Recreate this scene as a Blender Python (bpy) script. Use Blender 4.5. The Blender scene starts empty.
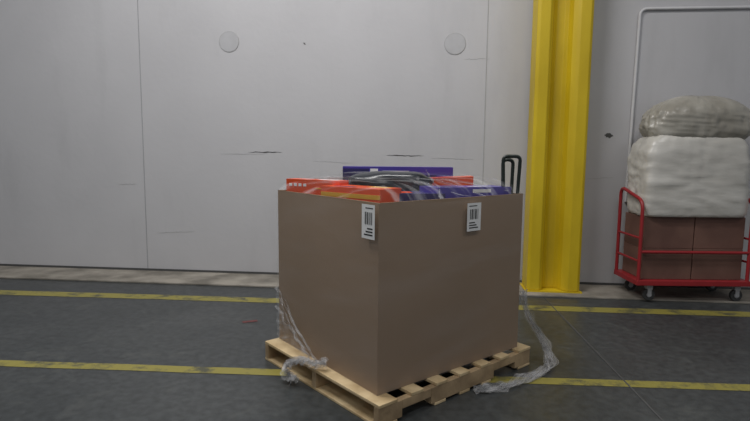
import bpy, bmesh, math, random
from mathutils import Vector, Matrix, noise
random.seed(4)
scn=bpy.context.scene
try:
    scn.view_settings.view_transform='Standard'
except Exception: pass

# ---------------------------------------------------------------- materials
def newmat(name):
    m=bpy.data.materials.new(name); m.use_nodes=True
    nt=m.node_tree; b=nt.nodes['Principled BSDF']
    return m,nt,b
def N(nt,t,**kw):
    n=nt.nodes.new(t)
    for k,v in kw.items(): setattr(n,k,v)
    return n
def c4(c): return (c[0],c[1],c[2],1)
def noisy(name,c1,c2,scale=5,rough=.6,bump=0.0,stretch=(1,1,1),detail=6,lo=.35,hi=.65,bscale=None,spec=.5,metal=0,dist=.01):
    m,nt,b=newmat(name)
    tc=N(nt,'ShaderNodeTexCoord'); mp=N(nt,'ShaderNodeMapping'); mp.inputs['Scale'].default_value=stretch
    nt.links.new(tc.outputs['Object'],mp.inputs['Vector'])
    n=N(nt,'ShaderNodeTexNoise'); n.inputs['Scale'].default_value=scale; n.inputs['Detail'].default_value=detail
    nt.links.new(mp.outputs[0],n.inputs['Vector'])
    r=N(nt,'ShaderNodeValToRGB'); r.color_ramp.elements[0].position=lo; r.color_ramp.elements[1].position=hi
    r.color_ramp.elements[0].color=c4(c1); r.color_ramp.elements[1].color=c4(c2)
    nt.links.new(n.outputs['Fac'],r.inputs[0]); nt.links.new(r.outputs[0],b.inputs['Base Color'])
    b.inputs['Roughness'].default_value=rough; b.inputs['Metallic'].default_value=metal
    b.inputs['Specular IOR Level'].default_value=spec
    if bump:
        n2=N(nt,'ShaderNodeTexNoise'); n2.inputs['Scale'].default_value=bscale or scale*3; n2.inputs['Detail'].default_value=4
        nt.links.new(mp.outputs[0],n2.inputs['Vector'])
        bp=N(nt,'ShaderNodeBump'); bp.inputs['Strength'].default_value=bump; bp.inputs['Distance'].default_value=dist
        nt.links.new(n2.outputs['Fac'],bp.inputs['Height']); nt.links.new(bp.outputs[0],b.inputs['Normal'])
    return m
def plain(name,c,rough=.5,spec=.5):
    return noisy(name,[x*.92 for x in c],c,scale=9,rough=rough,spec=spec)

# wall paint with faint grime streaks and a dirtier base
m,nt,b=newmat('wall_paint'); M_wall=m
tc=N(nt,'ShaderNodeTexCoord'); L_=nt.links.new
na=N(nt,'ShaderNodeTexNoise'); na.inputs['Scale'].default_value=.8; na.inputs['Detail'].default_value=6; L_(tc.outputs['Object'],na.inputs['Vector'])
ra=N(nt,'ShaderNodeValToRGB'); ra.color_ramp.elements[0].position=.3; ra.color_ramp.elements[1].position=.7
ra.color_ramp.elements[0].color=(.535,.53,.55,1); ra.color_ramp.elements[1].color=(.59,.585,.605,1); L_(na.outputs['Fac'],ra.inputs[0])
mp=N(nt,'ShaderNodeMapping'); mp.inputs['Scale'].default_value=(1.6,1,.35); L_(tc.outputs['Object'],mp.inputs[0])
nb=N(nt,'ShaderNodeTexNoise'); nb.inputs['Scale'].default_value=2.0; nb.inputs['Detail'].default_value=9; nb.inputs['Roughness'].default_value=.6; L_(mp.outputs[0],nb.inputs['Vector'])
rb=N(nt,'ShaderNodeValToRGB'); rb.color_ramp.elements[0].position=.56; rb.color_ramp.elements[1].position=.80
rb.color_ramp.elements[0].color=(0,0,0,1); rb.color_ramp.elements[1].color=(.22,.22,.22,1); L_(nb.outputs['Fac'],rb.inputs[0])
sx=N(nt,'ShaderNodeSeparateXYZ'); L_(tc.outputs['Object'],sx.inputs[0])
mr=N(nt,'ShaderNodeMapRange'); mr.inputs['From Min'].default_value=0; mr.inputs['From Max'].default_value=.35; mr.inputs['To Min'].default_value=.30; mr.inputs['To Max'].default_value=0; L_(sx.outputs['Z'],mr.inputs['Value'])
nc=N(nt,'ShaderNodeTexNoise'); nc.inputs['Scale'].default_value=4; nc.inputs['Detail'].default_value=10; L_(tc.outputs['Object'],nc.inputs['Vector'])
mu=N(nt,'ShaderNodeMath',operation='MULTIPLY'); L_(mr.outputs[0],mu.inputs[0]); L_(nc.outputs['Fac'],mu.inputs[1])
ad=N(nt,'ShaderNodeMath',operation='ADD'); ad.use_clamp=True; L_(mu.outputs[0],ad.inputs[0]); L_(rb.outputs[0],ad.inputs[1])
mx=N(nt,'ShaderNodeMixRGB'); L_(ad.outputs[0],mx.inputs[0]); L_(ra.outputs[0],mx.inputs[1]); mx.inputs[2].default_value=(.36,.36,.37,1)
L_(mx.outputs[0],b.inputs['Base Color']); b.inputs['Roughness'].default_value=.55
nd=N(nt,'ShaderNodeTexNoise'); nd.inputs['Scale'].default_value=14; L_(tc.outputs['Object'],nd.inputs['Vector'])
bp=N(nt,'ShaderNodeBump'); bp.inputs['Strength'].default_value=.15; bp.inputs['Distance'].default_value=.01; L_(nd.outputs['Fac'],bp.inputs['Height']); L_(bp.outputs[0],b.inputs['Normal'])

M_seam=plain('seam_grey',(.38,.38,.40),.8)
M_seam2=plain('seam_soft',(.44,.44,.44),.8)
M_disc=plain('disc_paint',(.52,.52,.54),.6)
M_scuff_gap=plain('scuff_gap_dark',(.08,.08,.08),.8)
M_curb=noisy('concrete_light',(.18,.165,.14),(.36,.33,.285),scale=3,rough=.8,bump=.3,bscale=25)
M_ceil=plain('ceiling_grey',(.4,.4,.4),.8)
M_yel=noisy('yellow_paint',(.58,.41,.010),(.70,.51,.016),scale=3,rough=.45,bump=.1,stretch=(1,1,.4))
M_card=noisy('cardboard',(.290,.205,.138),(.315,.223,.152),scale=1.2,rough=.6,bump=.06,bscale=3)
M_cardin=plain('cardboard_inside',(.26,.18,.11),.8)
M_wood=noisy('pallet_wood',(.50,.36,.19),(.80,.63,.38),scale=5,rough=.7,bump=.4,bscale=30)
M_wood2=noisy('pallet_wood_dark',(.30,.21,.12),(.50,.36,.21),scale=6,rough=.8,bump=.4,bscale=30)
M_or=plain('print_orange',(.80,.085,.012),.3); M_red=plain('print_red',(.62,.045,.015),.3)
M_pur=plain('print_purple',(.075,.055,.36),.3); M_dpur=plain('print_violet_dark',(.03,.025,.13),.35)
M_yelp=plain('print_yellow',(.75,.42,.04),.35)
M_char=plain('charcoal_film',(.018,.022,.030),.3); M_white=plain('print_white',(.90,.90,.90),.4)
M_black=plain('black_ink',(.02,.02,.02),.5)
M_blackg=plain('black_rubber',(.012,.02,.016),.45)
M_cred=plain('cart_red',(.34,.022,.028),.4); M_rubber=plain('caster_rubber',(.05,.05,.05),.6)
M_steel=plain('steel',(.4,.4,.42),.35)
M_cbox=noisy('carton_dark',(.13,.065,.05),(.19,.10,.075),scale=3,rough=.7)
M_bag=noisy('bag_white',(.54,.52,.48),(.66,.64,.60),scale=3,rough=.3,bump=.5,bscale=3,stretch=(.6,.6,1.6),dist=.03)
M_bag2=noisy('bag_grey',(.30,.28,.24),(.46,.44,.39),scale=4,rough=.28,bump=.6,bscale=4,stretch=(1,1,.6),dist=.03)
M_conduit=plain('white_conduit',(.72,.72,.74),.4)
M_redst=plain('red_mark',(.16,.05,.05),.6)

def line_mat(name,c,wear):
    m,nt,b=newmat(name)
    tc=N(nt,'ShaderNodeTexCoord'); n=N(nt,'ShaderNodeTexNoise'); n.inputs['Scale'].default_value=5; n.inputs['Detail'].default_value=12; n.inputs['Roughness'].default_value=.7
    nt.links.new(tc.outputs['Object'],n.inputs['Vector'])
    r=N(nt,'ShaderNodeValToRGB'); r.color_ramp.elements[0].position=wear-.07; r.color_ramp.elements[1].position=wear+.07
    r.color_ramp.elements[0].color=(.085,.085,.055,1); r.color_ramp.elements[1].color=c4(c)
    nt.links.new(n.outputs['Fac'],r.inputs[0]); nt.links.new(r.outputs[0],b.inputs['Base Color']); b.inputs['Roughness'].default_value=.5
    return m
M_line=line_mat('floor_line_yellow',(.28,.245,.055),.44)

# floor
m,nt,b=newmat('floor_concrete'); M_floor=m
tc=N(nt,'ShaderNodeTexCoord')
n1=N(nt,'ShaderNodeTexNoise'); n1.inputs['Scale'].default_value=.8; n1.inputs['Detail'].default_value=8
n2=N(nt,'ShaderNodeTexNoise'); n2.inputs['Scale'].default_value=18; n2.inputs['Detail'].default_value=8
n3=N(nt,'ShaderNodeTexNoise'); n3.inputs['Scale'].default_value=2.3; n3.inputs['Detail'].default_value=12; n3.inputs['Distortion'].default_value=1.5; n3.inputs['Roughness'].default_value=.62
for n in (n1,n2,n3): nt.links.new(tc.outputs['Object'],n.inputs['Vector'])
r1=N(nt,'ShaderNodeValToRGB'); r1.color_ramp.elements[0].position=.3; r1.color_ramp.elements[1].position=.7
r1.color_ramp.elements[0].color=(.033,.038,.040,1); r1.color_ramp.elements[1].color=(.064,.069,.070,1)
nt.links.new(n1.outputs['Fac'],r1.inputs[0])
r2=N(nt,'ShaderNodeValToRGB'); r2.color_ramp.elements[0].position=.35; r2.color_ramp.elements[1].position=.65
r2.color_ramp.elements[0].color=(.75,.75,.75,1); r2.color_ramp.elements[1].color=(1.18,1.18,1.18,1)
nt.links.new(n2.outputs['Fac'],r2.inputs[0])
mx=N(nt,'ShaderNodeMixRGB',blend_type='MULTIPLY'); mx.inputs[0].default_value=1
nt.links.new(r1.outputs[0],mx.inputs[1]); nt.links.new(r2.outputs[0],mx.inputs[2])
r3=N(nt,'ShaderNodeValToRGB'); r3.color_ramp.elements[0].position=.56; r3.color_ramp.elements[1].position=.72
r3.color_ramp.elements[0].color=(0,0,0,1); r3.color_ramp.elements[1].color=(.55,.55,.55,1)
nt.links.new(n3.outputs['Fac'],r3.inputs[0])
mx2=N(nt,'ShaderNodeMixRGB'); nt.links.new(r3.outputs[0],mx2.inputs[0]); nt.links.new(mx.outputs[0],mx2.inputs[1]); mx2.inputs[2].default_value=(.105,.11,.105,1)
nt.links.new(mx2.outputs[0],b.inputs['Base Color'])
rr=N(nt,'ShaderNodeMapRange'); rr.inputs['To Min'].default_value=.22; rr.inputs['To Max'].default_value=.55
nt.links.new(n3.outputs['Fac'],rr.inputs['Value']); nt.links.new(rr.outputs[0],b.inputs['Roughness'])

def film_mat(name,lo,hi,stretch,scale=4,col=(.85,.85,.87),rough=.22,pl=.5,ph=.75,bump=.6,distort=.6,detail=7,bd=.02):
    m=bpy.data.materials.new(name); m.use_nodes=True; nt=m.node_tree
    for n in list(nt.nodes): nt.nodes.remove(n)
    out=N(nt,'ShaderNodeOutputMaterial'); tr=N(nt,'ShaderNodeBsdfTransparent'); pr=N(nt,'ShaderNodeBsdfPrincipled'); mix=N(nt,'ShaderNodeMixShader')
    pr.inputs['Base Color'].default_value=c4(col); pr.inputs['Roughness'].default_value=rough
    tc=N(nt,'ShaderNodeTexCoord'); mp=N(nt,'ShaderNodeMapping'); mp.inputs['Scale'].default_value=stretch
    n=N(nt,'ShaderNodeTexNoise'); n.inputs['Scale'].default_value=scale; n.inputs['Detail'].default_value=detail; n.inputs['Distortion'].default_value=distort
    nt.links.new(tc.outputs['UV'],mp.inputs[0]); nt.links.new(mp.outputs[0],n.inputs['Vector'])
    mr=N(nt,'ShaderNodeMapRange'); mr.inputs['From Min'].default_value=pl; mr.inputs['From Max'].default_value=ph; mr.inputs['To Min'].default_value=lo; mr.inputs['To Max'].default_value=hi
    nt.links.new(n.outputs['Fac'],mr.inputs['Value']); nt.links.new(mr.outputs[0],mix.inputs[0])
    bp=N(nt,'ShaderNodeBump'); bp.inputs['Strength'].default_value=bump; bp.inputs['Distance'].default_value=bd
    nt.links.new(n.outputs['Fac'],bp.inputs['Height']); nt.links.new(bp.outputs[0],pr.inputs['Normal'])
    nt.links.new(tr.outputs[0],mix.inputs[1]); nt.links.new(pr.outputs[0],mix.inputs[2]); nt.links.new(mix.outputs[0],out.inputs[0])
    return m
M_film=film_mat('stretch_film',.03,.10,(.7,3,1),scale=1.6,distort=.3,bump=.35,detail=3,pl=.45,ph=.80,rough=.12,bd=.04)
M_loose=film_mat('loose_film',.03,.36,(2,9,1),scale=2.5,distort=.3,bump=.8,detail=6,pl=.42,ph=.72,rough=.2,bd=.04)
M_filmtop=film_mat('stretch_film_top',.02,.40,(7,1.0,1),scale=3,pl=.50,ph=.80,distort=.2,detail=4)
M_rope=film_mat('film_bunched',.08,.50,(1,5,1),scale=5,col=(.78,.78,.8),pl=.4,ph=.65,rough=.2)
M_ridge=film_mat('film_fold',.2,.5,(1,1,1),scale=14,col=(.7,.7,.72))

# ---------------------------------------------------------------- mesh helpers
def finish(name,bm,mats,parent=None,smooth=False,bevel=0):
    me=bpy.data.meshes.new(name); bm.normal_update(); bm.to_mesh(me); bm.free()
    o=bpy.data.objects.new(name,me); scn.collection.objects.link(o)
    for mm in (mats if isinstance(mats,(list,tuple)) else [mats]): me.materials.append(mm)
    if smooth:
        for p in me.polygons: p.use_smooth=True
    if bevel:
        md=o.modifiers.new('b','BEVEL'); md.width=bevel; md.segments=2; md.limit_method='ANGLE'
    if parent: o.parent=parent
    return o
def abox(bm,lo,hi,mat=0,M=None):
    vs=[bm.verts.new((x,y,z)) for x in (lo[0],hi[0]) for y in (lo[1],hi[1]) for z in (lo[2],hi[2])]
    if M is not None:
        for v in vs: v.co=M@v.co
    for f in ((0,1,3,2),(4,6,7,5),(0,4,5,1),(2,3,7,6),(0,2,6,4),(1,5,7,3)):
        fc=bm.faces.new([vs[i] for i in f]); fc.material_index=mat
    return vs
def boxobj(name,lo,hi,mat,parent=None,bevel=0,M=None):
    bm=bmesh.new(); abox(bm,lo,hi,0,M); bmesh.ops.recalc_face_normals(bm,faces=bm.faces)
    return finish(name,bm,mat,parent,bevel=bevel)
def tube(name,pts,rad,mat,parent=None,res=8,cyc=False,smooth=False):
    cu=bpy.data.curves.new(name,'CURVE'); cu.dimensions='3D'; cu.bevel_depth=rad; cu.bevel_resolution=4; cu.resolution_u=res
    sp=cu.splines.new('NURBS' if smooth else 'POLY'); sp.points.add(len(pts)-1)
    for p,q in zip(sp.points,pts): p.co=(q[0],q[1],q[2],1)
    if smooth: sp.use_endpoint_u=True; sp.order_u=3
    sp.use_cyclic_u=cyc
    cu.use_fill_caps=True
    t=bpy.data.objects.new(name+'_c',cu); scn.collection.objects.link(t)
    dg=bpy.context.evaluated_depsgraph_get(); me=bpy.data.meshes.new_from_object(t.evaluated_get(dg))
    bpy.data.objects.remove(t)
    me.materials.clear(); me.materials.append(mat)
    for p in me.polygons: p.use_smooth=True
    o=bpy.data.objects.new(name,me); scn.collection.objects.link(o)
    if parent: o.parent=parent
    return o
def rounded(pts,r,n=6):
    out=[Vector(pts[0])]
    for i in range(1,len(pts)-1):
        p=Vector(pts[i]); a=(Vector(pts[i-1])-p).normalized(); c=(Vector(pts[i+1])-p).normalized()
        A=p+a*r; C=p+c*r
        for k in range(n+1):
            t=k/n; out.append(A*(1-t)**2+p*2*t*(1-t)+C*t*t)
    out.append(Vector(pts[-1])); return out

# ---------------------------------------------------------------- room
WY=6.283
floor=boxobj('floor',(-9,-3,-.1),(9,WY+.2,0),M_floor)
wall=boxobj('wall_back',(-9,WY,0),(9,WY+.2,6),M_wall)
ceil=boxobj('ceiling',(-9,-3,6),(9,WY+.2,6.15),M_ceil)
for i,x in enumerate((-3.48,.66,4.8)):
    boxobj('panel_seam_%d'%i,(x-.005,WY-.003,0.0),(x+.005,WY+.001,6),M_seam if i!=1 else M_seam2,wall)
for i,(x,z) in enumerate(((-2.36,2.82),(.30,2.77))):
    bm=bmesh.new()
    bmesh.ops.create_cone(bm,cap_ends=True,segments=40,radius1=.12,radius2=.116,depth=.006,matrix=Matrix.Translation((x,WY-.003,z))@Matrix.Rotation(math.pi/2,4,'X'))
    finish('anchor_cap_%d'%i,bm,M_disc,wall)
    pts=[(x+.120*math.cos(t*math.pi/20),WY-.002,z+.120*math.sin(t*math.pi/20)) for t in range(40)]
    tube('anchor_ring_%d'%i,pts,.003,M_seam2,wall,cyc=True)
def scuff(i,x,z,L,th=.008,slope=-.02,mat=None):
    bm=bmesh.new(); n=14; up=[];dn=[]
    for k in range(n+1):
        xx=x-L/2+L*k/n; zz=z+random.uniform(-.004,.004)+slope*(k/n); t=th*random.uniform(.3,1)*(1-abs(2*k/n-1)**3)
        up.append(bm.verts.new((xx,WY-.002,zz+t/2+.0005))); dn.append(bm.verts.new((xx,WY-.002,zz-t/2-.0005)))
    for k in range(n): bm.faces.new((dn[k],dn[k+1],up[k+1],up[k]))
    finish('scuff_%d'%i,bm,mat or M_scuff_gap,wall)
scuff(0,-1.94,1.52,.42,.014,0); scuff(1,-.25,1.495,.44,.014,0); scuff(2,-1.45,2.80,.03,.02); scuff(3,-1.1,1.42,.5,.004,-.02,M_seam2); scuff(4,.55,2.6,.3,.005,0,M_seam2); scuff(5,-3.7,1.1,.25,.006,.01,M_seam2)
scuff(6,-2.2,1.49,.6,.004,.01,M_seam2); scuff(7,.3,1.47,.5,.004,-.01,M_seam2); scuff(8,2.05,1.75,.10,.06,-.01,M_scuff_gap); scuff(9,1.98,1.25,.3,.005,.02,M_seam2); scuff(10,-3.1,.5,.5,.005,.03,M_seam2)
curb=boxobj('trim_1',(-9,5.72,0),(9,WY,.02),M_curb,bevel=.004)
boxobj('wall_gap_shade',(-9,WY-.012,.02),(9,WY,.045),M_scuff_gap)  # dark-coloured strip standing in for the shaded gap under the wall

def strip(name,p0,p1,w,mat,z=.002):
    p0=Vector(p0);p1=Vector(p1); d=(p1-p0).normalized(); n=Vector((-d.y,d.x))*w/2
    bm=bmesh.new(); K=60; A=[];B=[]
    for k in range(K+1):
        c=p0.lerp(p1,k/K); j=random.uniform(-.004,.004)
        A.append(bm.verts.new((c.x+n.x,c.y+n.y+j,z))); B.append(bm.verts.new((c.x-n.x,c.y-n.y+j,z)))
    for k in range(K): bm.faces.new((B[k],B[k+1],A[k+1],A[k]))
    return finish(name,bm,mat,floor)
strip('floor_line_far',(-8,5.06),(8,5.46),.17,M_line)
strip('floor_line_near',(-8,3.20),(8,3.83),.105,M_line)
strip('expansion_joint',(1.28,5.71),(1.62,-2),.012,M_scuff_gap,.003)
strip('red_paint_mark',(-1.62,4.50),(-1.50,4.56),.05,M_redst,.003)
# ---------------------------------------------------------------- steel column with corrugated guard
prof=[(0,.30),(0,.02),(.03,0),(.13,0),(.165,.03),(.19,.12),(.23,.15),(.31,.15),(.35,.12),(.375,.05),(.41,.02),(.44,.0),(.54,0),(.57,.02),(.57,.30)]
cx,cy=1.13,5.86
bm=bmesh.new(); lo=[bm.verts.new((cx+a,cy+b_,.035)) for a,b_ in prof]; hi=[bm.verts.new((cx+a,cy+b_,5.98)) for a,b_ in prof]
for i in range(len(prof)-1): bm.faces.new((lo[i],lo[i+1],hi[i+1],hi[i]))
bm.faces.new((lo[-1],lo[0],hi[0],hi[-1])); bm.faces.new(hi); bm.faces.new(list(reversed(lo)))
bmesh.ops.recalc_face_normals(bm,faces=bm.faces)
col=finish('steel_column',bm,M_yel,bevel=.006)
boxobj('base_plate',(cx-.02,cy-.02,.02),(cx+.59,cy+.34,.034),M_yel,col)
# ---------------------------------------------------------------- pallet
e1=Vector((-.715,.70,0)).normalized(); e2=Vector((.70,.715,0)).normalized()
PF=Vector((-.235,2.79,0)); A1,A2=1.30,1.45
PM=Matrix(((e1.x,e2.x,0,PF.x),(e1.y,e2.y,0,PF.y),(0,0,1,0),(0,0,0,1)))
bm=bmesh.new()
for s in (.0,.625,1.25):
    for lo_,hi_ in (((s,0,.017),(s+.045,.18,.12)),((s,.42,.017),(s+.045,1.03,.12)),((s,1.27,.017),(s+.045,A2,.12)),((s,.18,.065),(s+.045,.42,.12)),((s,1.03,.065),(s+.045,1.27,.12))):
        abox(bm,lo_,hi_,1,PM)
b0=0
ws=[.14,.10,.10,.10,.10,.10,.14]; gap=(A2-sum(ws))/6
for k,w in enumerate(ws):
    j=random.uniform(-.006,.006)
    abox(bm,(-.003+j*.3,b0,.1205),(A1+j,b0+w,.14),0,PM); b0+=w+gap
for b0,w in ((0,.14),(.45,.10),(.68,.10),(.9,.10),(A2-.14,.14)):
    abox(bm,(-.002,b0,0.0),(A1,b0+w,.017),0,PM)
bmesh.ops.recalc_face_normals(bm,faces=bm.faces)
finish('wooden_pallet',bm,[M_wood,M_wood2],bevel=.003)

# ---------------------------------------------------------------- gaylord cardboard box
dl=Vector((-.690,.724,0)).normalized(); dr=Vector((.724,.690,0)).normalized()
F=Vector((-.256,2.908,.141)); LA,LB,H=1.18,1.296,1.115
BM=Matrix(((dl.x,dr.x,0,F.x),(dl.y,dr.y,0,F.y),(0,0,1,F.z),(0,0,0,1)))
def bulge(a,b_,z,amt=.012):
    k=math.sin(math.pi*min(max(z/H,0),1))*amt
    ca=math.sin(math.pi*min(max(a/LA,0),1)); cb=math.sin(math.pi*min(max(b_/LB,0),1))
    return k*ca,k*cb
bm=bmesh.new(); n=16; nz=14
def ring(off,z):
    L=[]
    for k in range(n): L.append((off+(LA-2*off)*k/n,off))
    for k in range(n): L.append((LA-off,off+(LB-2*off)*k/n))
    for k in range(n): L.append((LA-off-(LA-2*off)*k/n,LB-off))
    for k in range(n): L.append((off,LB-off-(LB-2*off)*k/n))
    out=[]
    for i,(a,b_) in enumerate(L):
        ka,kb=bulge(a,b_,z); s=i//n
        if s==0: b2,a2=b_-ka,a
        elif s==1: a2,b2=a+kb,b_
        elif s==2: a2,b2=a,b_+ka
        else: a2,b2=a-kb,b_
        out.append(bm.verts.new(BM@Vector((a2,b2,z))))
    return out
rings=[ring(0,H*k/nz) for k in range(nz+1)]+[ring(.012,H)]+[ring(.012,H-.25)]
for q in range(len(rings)-1):
    for i in range(4*n):
        f=bm.faces.new((rings[q][i],rings[q][(i+1)%(4*n)],rings[q+1][(i+1)%(4*n)],rings[q+1][i]))
        if q>=nz: f.material_index=1
bm.faces.new(rings[0]); bm.faces.new(rings[-1]).material_index=1
bmesh.ops.recalc_face_normals(bm,faces=bm.faces)
gay=finish('cardboard_box',bm,[M_card,M_cardin])

# stretch film shell around walls, with real wrinkles
bm=bmesh.new(); uvl=bm.loops.layers.uv.new('UVMap')
per=[]; K=70; o_=.010
cs=[(-o_,-o_),(LA+o_,-o_),(LA+o_,LB+o_),(-o_,LB+o_)]
for s in range(4):
    p,q=cs[s],cs[(s+1)%4]
    for k in range(K):
        t=k/K; bul=.014*math.sin(math.pi*t)
        nx,ny=((0,-1),(1,0),(0,1),(-1,0))[s]
        per.append((p[0]+(q[0]-p[0])*t+nx*bul,p[1]+(q[1]-p[1])*t+ny*bul,nx,ny))
NZ=60; G=[]
for j in range(NZ+1):
    z=.002+(H-.008)*j/NZ; row=[]
    for i,(a,b_,nx,ny) in enumerate(per):
        d=.005*noise.noise(Vector((a*2,b_*2,z*8+(a-b_)*2.5)))+.002*noise.noise(Vector((a*5,b_*5,z*26)))
        zz=z
        if j==NZ: zz+=.02*noise.noise(Vector((a*3,b_*3,7)))
        row.append(bm.verts.new(BM@Vector((a+nx*d,b_+ny*d,zz))))
    G.append(row)
T=len(per)
for j in range(NZ):
    for i in range(T):
        f=bm.faces.new((G[j][i],G[j][(i+1)%T],G[j+1][(i+1)%T],G[j+1][i]))
        for l,(ii,jj) in zip(f.loops,((i,j),(i+1,j),(i+1,j+1),(i,j+1))): l[uvl].uv=(ii/K*1.2,jj/NZ*1.2+ii/K*.12)
finish('stretch_film_wrap',bm,M_film,gay,smooth=True)
# loose lower lap of film peeling off the left face
bm=bmesh.new(); uvl=bm.loops.layers.uv.new('UVMap'); K=30; G=[]
for j in range(K+1):
    v=j/K; row=[]
    for i in range(K+1):
        u=i/K
        a=1.185-.66*u*(.35+.65*v)-.02
        zt=.42-.30*u; zb=.03
        z=zb+(zt-zb)*(1-v)
        d=.030+.035*v*u+.012*noise.noise(Vector((u*7,v*5,2)))
        row.append(bm.verts.new(BM@Vector((a,-d,z))))
    G.append(row)
for j in range(K):
    for i in range(K):
        f=bm.faces.new((G[j][i],G[j][i+1],G[j+1][i+1],G[j+1][i]))
        for l,(a,b_) in zip(f.loops,((i,j),(i+1,j),(i+1,j+1),(i,j+1))): l[uvl].uv=(a/K*.8,b_/K*.5+a/K*.3)
finish('stretch_film_loose_lap',bm,M_loose,gay,smooth=True)

# labels
def label(nm,face,s0,s1,z0,z1):
    def P(s,z,d): return BM@(Vector((s,-d,z)) if face=='l' else Vector((-d,s,z)))
    bm=bmesh.new()
    def q(sa,sb,za,zb,d,mi):
        f=bm.faces.new([bm.verts.new(P(a,b_,d)) for a,b_ in ((sa,za),(sb,za),(sb,zb),(sa,zb))]); f.material_index=mi
    q(s0,s1,z0,z1,.029,0)
    W=s1-s0; Hh=z1-z0; s=s0+W*.2
    while s<s1-W*.22:
        w=random.choice((.0035,.006,.009)); q(s,s+w,z0+Hh*.42,z0+Hh*.78,.0305,1); s+=w+random.choice((.004,.006,.008))
    for k in range(3):
        q(s0+W*.15,s1-W*(.2+.12*k),z0+Hh*(.10+.09*k),z0+Hh*(.14+.09*k),.0305,1)
    q(s0+W*.12,s1-W*.3,z0+Hh*.88,z0+Hh*.91,.0305,1)
    finish(nm,bm,[M_white,M_black],gay)
label('shipping_label_left','l',.0,.120,H-.205,H-.010)
label('shipping_label_right','r',.69,.82,H-.215,H-.035)

# contents: top layer of cartons, standing on the layer below inside the box
top=F.z+H; BASE=.249
def carton(a,b_,hA,sx,sy,yaw,mats,extra=None,name='retail_box',tilt=0):
    c=BM@Vector((a,b_,0)); M=Matrix.Translation((c.x,c.y,top-BASE))@Matrix.Rotation(yaw,4,'Z')
    bm=bmesh.new(); x,y,h=sx/2,sy/2,BASE+hA
    abox(bm,(-x,-y,0),(x,y,h),0)
    for (side,u0,u1,v0,v1,mi) in (extra or []):
        d=.0015
        if side=='f': abox(bm,(-x+u0*2*x,-y-d,BASE+v0),(-x+u1*2*x,-y+.001,BASE+v1),mi)
        else: abox(bm,(-x+u0*2*x,-y+v0*2*y,h-.001),(-x+u1*2*x,-y+v1*2*y,h+d),mi)
    for v in bm.verts:
        if v.co.z>BASE-.05: v.co.z+=tilt*v.co.x
    bmesh.ops.recalc_face_normals(bm,faces=bm.faces)
    bm.transform(M)
    return finish(name,bm,mats)
yf=.0953
txt=[('f',.06+.09*i,.06+.09*i+.055,.036,.056,1) for i in range(4)]+[('f',.55,.92,.022,.03,2),('t',.55,.9,.3,.7,1)]
carton(.91,.165,.085,.46,.11,-.42,[M_or,M_white,M_yelp],txt)
carton(.49,.235,.055,.50,.22,-.58,[M_or,M_yelp,M_dpur],[('f',0,1,-.01,.018,1),('t',.15,.5,.2,.35,2),('t',.6,.9,.5,.9,1)])
carton(.84,.85,.170,.84,.12,yf,[M_pur,M_white,M_or,M_dpur],[('f',.0,.24,.04,.155,3),('f',.25,.32,.08,.155,1),('f',.36,.60,.11,.14,1),('f',.62,.85,.06,.11,3),('f',.0,.55,.0,.04,2)])
carton(.50,.98,.100,.46,.14,yf-.05,[M_or,M_yelp,M_red],[('f',.3,.9,.02,.04,1),('f',0,.25,.0,.09,2)],tilt=.05)
carton(.20,.93,.052,.66,.20,.66,[M_pur,M_white,M_dpur],[('t',.1,.3,.2,.7,2),('t',.5,.75,.3,.5,1),('f',.45,.7,.015,.038,1)],tilt=-.02)
carton(.30,.55,.020,.34,.24,.2,[M_dpur,M_white,M_or],[('t',.1,.4,.2,.7,2)])
def blob(name,c,r,mat,p=3.0,amp=.1,fs=3,seed=0,yaw=0,sub=40,flat=True,parent=None,fold=0,neck=0,hf=0):
    bm=bmesh.new(); bmesh.ops.create_uvsphere(bm,u_segments=sub*2,v_segments=sub,radius=1)
    R=Matrix.Rotation(yaw,3,'Z')
    for v in bm.verts:
        d=v.co.normalized(); k=(abs(d.x)**p+abs(d.y)**p+abs(d.z)**p)**(-1/p)
        q=d*k
        nn=noise.noise(d*fs+Vector((seed,0,0)))*amp
        ang=math.atan2(d.y,d.x)
        if fold: nn+=fold*abs(noise.noise(Vector((math.cos(ang)*5,math.sin(ang)*5,d.z*1.6+seed))))+fold*.4*noise.noise(Vector((math.cos(ang)*12,math.sin(ang)*12,d.z*3+seed)))
        if hf: nn+=hf*abs(noise.noise(Vector((math.cos(ang)*2+q.z*2,math.sin(ang)*2,q.z*6+seed))))
        q=Vector((q.x*(1+nn),q.y*(1+nn),q.z*(1+nn*.4)))
        if neck and q.z>0: s=1-neck*min(1,q.z)**2; q.x*=s; q.y*=s
        if flat: q.z=max(q.z,-.85)
        v.co=Vector(c)+R@Vector((q.x*r[0],q.y*r[1],q.z*r[2]))
    return finish(name,bm,mat,parent,smooth=True)
c=BM@Vector((.60,.58,0))
blob('plastic_bag',(c.x,c.y,top+.062),(.29,.14,.085),M_char,p=3,amp=.14,fs=2,yaw=yf-.12,sub=28)
def strap(nm,a,b_,w,hh,par=None,dy=0):
    c=BM@Vector((a,b_,0)); r=Vector((.9955,.095,0))
    base=Vector((c.x,c.y,top-.03))
    P=[base-r*w*.42,base-r*w/2*1.05+Vector((0,dy,hh)),base+r*w/2*1.05+Vector((0,dy,hh)),base+r*w*.42]
    return tube(nm,rounded(P,.035,8),.0125,M_blackg,par)
s1=strap('carry_handle',.055,1.225,.115,.29)
strap('second_loop',.10,1.245,.070,.265,s1,.01)

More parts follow.
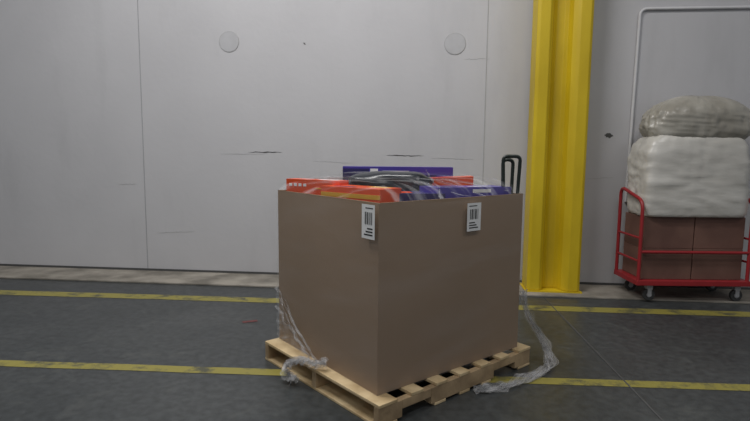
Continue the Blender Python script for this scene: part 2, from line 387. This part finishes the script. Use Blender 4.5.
# film over the top
bm=bmesh.new(); uvl=bm.loops.layers.uv.new('UVMap'); K=36; G=[]
for j in range(K+1):
    row=[]
    for i in range(K+1):
        u,v=i/K,j/K
        e=min(1,8*min(u,1-u,v,1-v))**.5
        z=H+.004+e*(.090+.095*u*v+.012*noise.noise(Vector((u*6,v*6,0))))
        row.append(bm.verts.new(BM@Vector((-.008+u*(LA+.016),-.008+v*(LB+.016),z))))
    G.append(row)
for j in range(K):
    for i in range(K):
        f=bm.faces.new((G[j][i],G[j][i+1],G[j+1][i+1],G[j+1][i]))
        for l,(a,b_) in zip(f.loops,((i,j),(i+1,j),(i+1,j+1),(i,j+1))):
            l[uvl].uv=((a*.25+b_)/K*.7,(a-b_*.25)/K*.7)
finish('stretch_film_cover',bm,M_filmtop,gay,smooth=True)

# bunched film: crumpled, twisted translucent ribbons
def ribbon(name,pts,width,parent,seed=0,twist=5,n=3,mat=None,jit=.012):
    first=None; rnd=random.Random(seed)
    Q=[Vector(p) for p in pts]; L=[]
    for i in range(len(Q)-1):
        for k in range(14):
            t=k/14
            p0=Q[max(i-1,0)];p1=Q[i];p2=Q[i+1];p3=Q[min(i+2,len(Q)-1)]
            L.append(.5*((2*p1)+(p2-p0)*t+(2*p0-5*p1+4*p2-p3)*t*t+(3*p1-p0-3*p2+p3)*t**3))
    L.append(Q[-1])
    for s in range(n):
        bm=bmesh.new(); uvl=bm.loops.layers.uv.new('UVMap'); ph=rnd.uniform(0,6.28); off=rnd.uniform(0,50); W=6; rows=[]
        for i,p in enumerate(L):
            t=i/len(L); d=(L[min(i+1,len(L)-1)]-L[max(i-1,0)]).normalized()
            sd=d.cross(Vector((0,0,1))); 
            if sd.length<.1: sd=Vector((1,0,0))
            sd.normalize(); up=sd.cross(d).normalized()
            ang=ph+twist*t*3+1.5*noise.noise(Vector((t*7,off,0)))
            w=width*(.55+.9*abs(noise.noise(Vector((t*9,off,3)))))
            cen=p+sd*jit*noise.noise(Vector((t*8,off,5)))*2+up*jit*noise.noise(Vector((t*8,off,9)))
            row=[]
            for k in range(W+1):
                u=k/W-.5
                q=cen+(sd*math.cos(ang)+up*math.sin(ang))*w*u+(up*math.cos(ang)-sd*math.sin(ang))*w*.35*noise.noise(Vector((u*5,t*25,off)))
                q.z=max(q.z,.004+.002*k)
                row.append(bm.verts.new(q))
            rows.append(row)
        for i in range(len(rows)-1):
            for k in range(W):
                f=bm.faces.new((rows[i][k],rows[i][k+1],rows[i+1][k+1],rows[i+1][k]))
                for l,(ii,kk) in zip(f.loops,((i,k),(i,k+1),(i+1,k+1),(i+1,k))): l[uvl].uv=(ii*.02,kk/W)
        o=finish(name if first is None else name+'_fold_%d'%s,bm,mat or M_rope,first or parent,smooth=True)
        if first is None: first=o
    return first
def LFp(a,z,d=.03): return BM@Vector((a,-d,z-F.z))
def RFp(b_,z,d=.03): return BM@Vector((-d,b_,z-F.z))
ribbon('plastic_film_tail',[RFp(LB+.02,.56,.02),(.75,3.84,.40),(.84,3.90,.24),(.92,3.90,.10),(.92,3.80,.03),(.83,3.66,.02),(.70,3.50,.025),(.58,3.42,.02),(.46,3.35,.02),(.34,3.30,.015)],.075,gay,1,n=5,jit=.025)
ribbon('film_strand_left',[LFp(1.175,.54),LFp(1.0,.43,.035),LFp(.80,.30,.05),LFp(.62,.20,.06),LFp(.55,.17,.06)],.026,gay,2,n=2,twist=2)
ribbon('film_strand_left2',[LFp(1.178,.40),LFp(1.0,.32,.04),LFp(.78,.23,.05),LFp(.62,.175,.07)],.020,gay,3,n=2,twist=2)
ribbon('film_knot',[LFp(.46,.20,.05),LFp(.52,.18,.09),LFp(.60,.175,.115),LFp(.68,.165,.14),LFp(.74,.12,.175),LFp(.73,.06,.18),LFp(.66,.05,.17)],.085,gay,5,n=5)
def TP(a,b_,h): return BM@Vector((a,b_,H+h))
for i,(p,q,hh) in enumerate(((TP(.0,.75,.0),TP(1.1,.30,.08),.065),(TP(.05,1.2,.02),TP(.95,.1,.08),.07),(TP(.0,.5,.0),TP(.85,1.1,.17),.03),(TP(0,.9,0),TP(1.15,.55,.13),.055))):
    mid=(p+q)/2+Vector((0,0,hh))
    ribbon('film_ridge_%d'%i,[p,p.lerp(mid,.5)+Vector((0,0,.015)),mid,q.lerp(mid,.5)+Vector((0,0,.005)),q],.020,gay,30+i,n=1,mat=M_ridge,twist=1)

# ---------------------------------------------------------------- platform cart
ux=Vector((.996,.09,0)); uy=Vector((-.09,.996,0)); C0=Vector((2.2,5.60,.021)); CL,CW=1.15,.50
CM=Matrix(((ux.x,uy.x,0,C0.x),(ux.y,uy.y,0,C0.y),(0,0,1,C0.z),(0,0,0,1)))
cart=boxobj('platform_cart',(-.02,-.02,.17),(CL,CW+.02,.225),M_cred,M=CM,bevel=.006)
def cp(x,y,z): return CM@Vector((x,y,z))
for i,(xx,nm) in enumerate(((0,'push_handle'),(CL-.03,'end_rail'))):
    hh=1.16
    tube(nm,rounded([cp(xx,.0,.2),cp(xx-.0,.0,hh*.90),cp(xx-.0,CW,hh),cp(xx,CW,.2)],.10,8),.018,M_cred,cart)
    for k,z in enumerate((.42,.66)): tube(nm+'_bar_%d'%k,[cp(xx,0,z),cp(xx,CW,z)],.012,M_cred,cart)
tube('side_rail',[cp(0,0,.52),cp(CL-.03,0,.52)],.016,M_cred,cart)
for i,(x,y) in enumerate(((.14,.05),(.14,CW-.05),(CL-.1,.05),(CL-.1,CW-.05))):
    bm=bmesh.new()
    bmesh.ops.create_cone(bm,cap_ends=True,segments=28,radius1=.062,radius2=.062,depth=.035,matrix=CM@Matrix.Translation((x,y,.063))@Matrix.Rotation(math.pi/2,4,'X'))
    finish('caster_wheel_%d'%i,bm,M_rubber,cart,bevel=.006)
    bm=bmesh.new()
    bmesh.ops.create_cone(bm,cap_ends=True,segments=20,radius1=.026,radius2=.026,depth=.045,matrix=CM@Matrix.Translation((x,y,.063))@Matrix.Rotation(math.pi/2,4,'X'))
    abox(bm,(x-.03,y-.03,.125),(x+.03,y+.03,.17),0,CM); abox(bm,(x-.02,y-.028,.05),(x+.02,y-.022,.14),0,CM); abox(bm,(x-.02,y+.022,.05),(x+.02,y+.028,.14),0,CM)
    finish('caster_fork_%d'%i,bm,M_steel,cart)
for i,(x0,x1,z0,z1) in enumerate(((.05,.56,.227,.55),(.57,1.08,.227,.55),(.05,.56,.552,.88),(.57,1.08,.552,.88))):
    bm=bmesh.new(); abox(bm,(x0,.04,z0),(x1,CW-.03,z1),0,CM)
    bmesh.ops.recalc_face_normals(bm,faces=bm.faces)
    finish('shipping_carton',bm,[M_cbox],bevel=.004)
c=cp(.56,.24,1.27)
blob('white_sack',c,(.53,.25,.455),M_bag,p=7,amp=.03,fs=1.4,seed=3,yaw=.09,sub=72,fold=.025,neck=.08,hf=.06)
c=cp(.62,.24,1.875)
blob('wrapped_bundle',c,(.52,.23,.245),M_bag2,p=3.6,amp=.08,fs=1.6,seed=9,yaw=.09,sub=72,fold=.08,neck=.45,hf=.05)
# wall conduit
tube('conduit_pipe',rounded([(2.27,WY-.02,1.0),(2.30,WY-.02,3.12),(3.9,WY-.02,3.12),(3.9,WY-.02,.06)],.08,6),.016,M_conduit)

# ---------------------------------------------------------------- ceiling lamps and light
def lamp(x,y,L,W,e,c=(1,.985,.965)):
    fx=boxobj('ceiling_lamp',(x-L/2,y-W/2,5.86),(x+L/2,y+W/2,5.98),M_steel)
    ld=bpy.data.lights.new('lamp_light','AREA'); ld.shape='RECTANGLE'; ld.size=L; ld.size_y=W; ld.energy=e; ld.color=c
    lo=bpy.data.objects.new('lamp_light',ld); lo.location=(x,y,5.84); scn.collection.objects.link(lo); lo.parent=fx
lamp(-3.4,3.4,1.8,.5,100); lamp(-.7,3.4,1.8,.5,135); lamp(3.4,2.6,1.8,.5,45)  # last lamp on this line is added to brighten the right of the wall
lamp(-3.0,-.5,1.8,.5,45); lamp(1.0,-.5,1.8,.5,65)
w=bpy.data.worlds.new('World'); scn.world=w; w.use_nodes=True
w.node_tree.nodes['Background'].inputs[0].default_value=(.88,.94,1,1); w.node_tree.nodes['Background'].inputs[1].default_value=.22

# ---------------------------------------------------------------- camera
cd=bpy.data.cameras.new('Camera'); cam=bpy.data.objects.new('Camera',cd); scn.collection.objects.link(cam)
cd.sensor_width=36; cd.lens=530.24/750*36; cd.clip_start=.05
cam.matrix_world=Matrix.Translation((0,0,1.54))@Matrix.Rotation(.0953,4,'Z')@Matrix.Rotation(math.pi/2-.1107,4,'X')@Matrix.Rotation(.0093,4,'Z')
scn.camera=cam
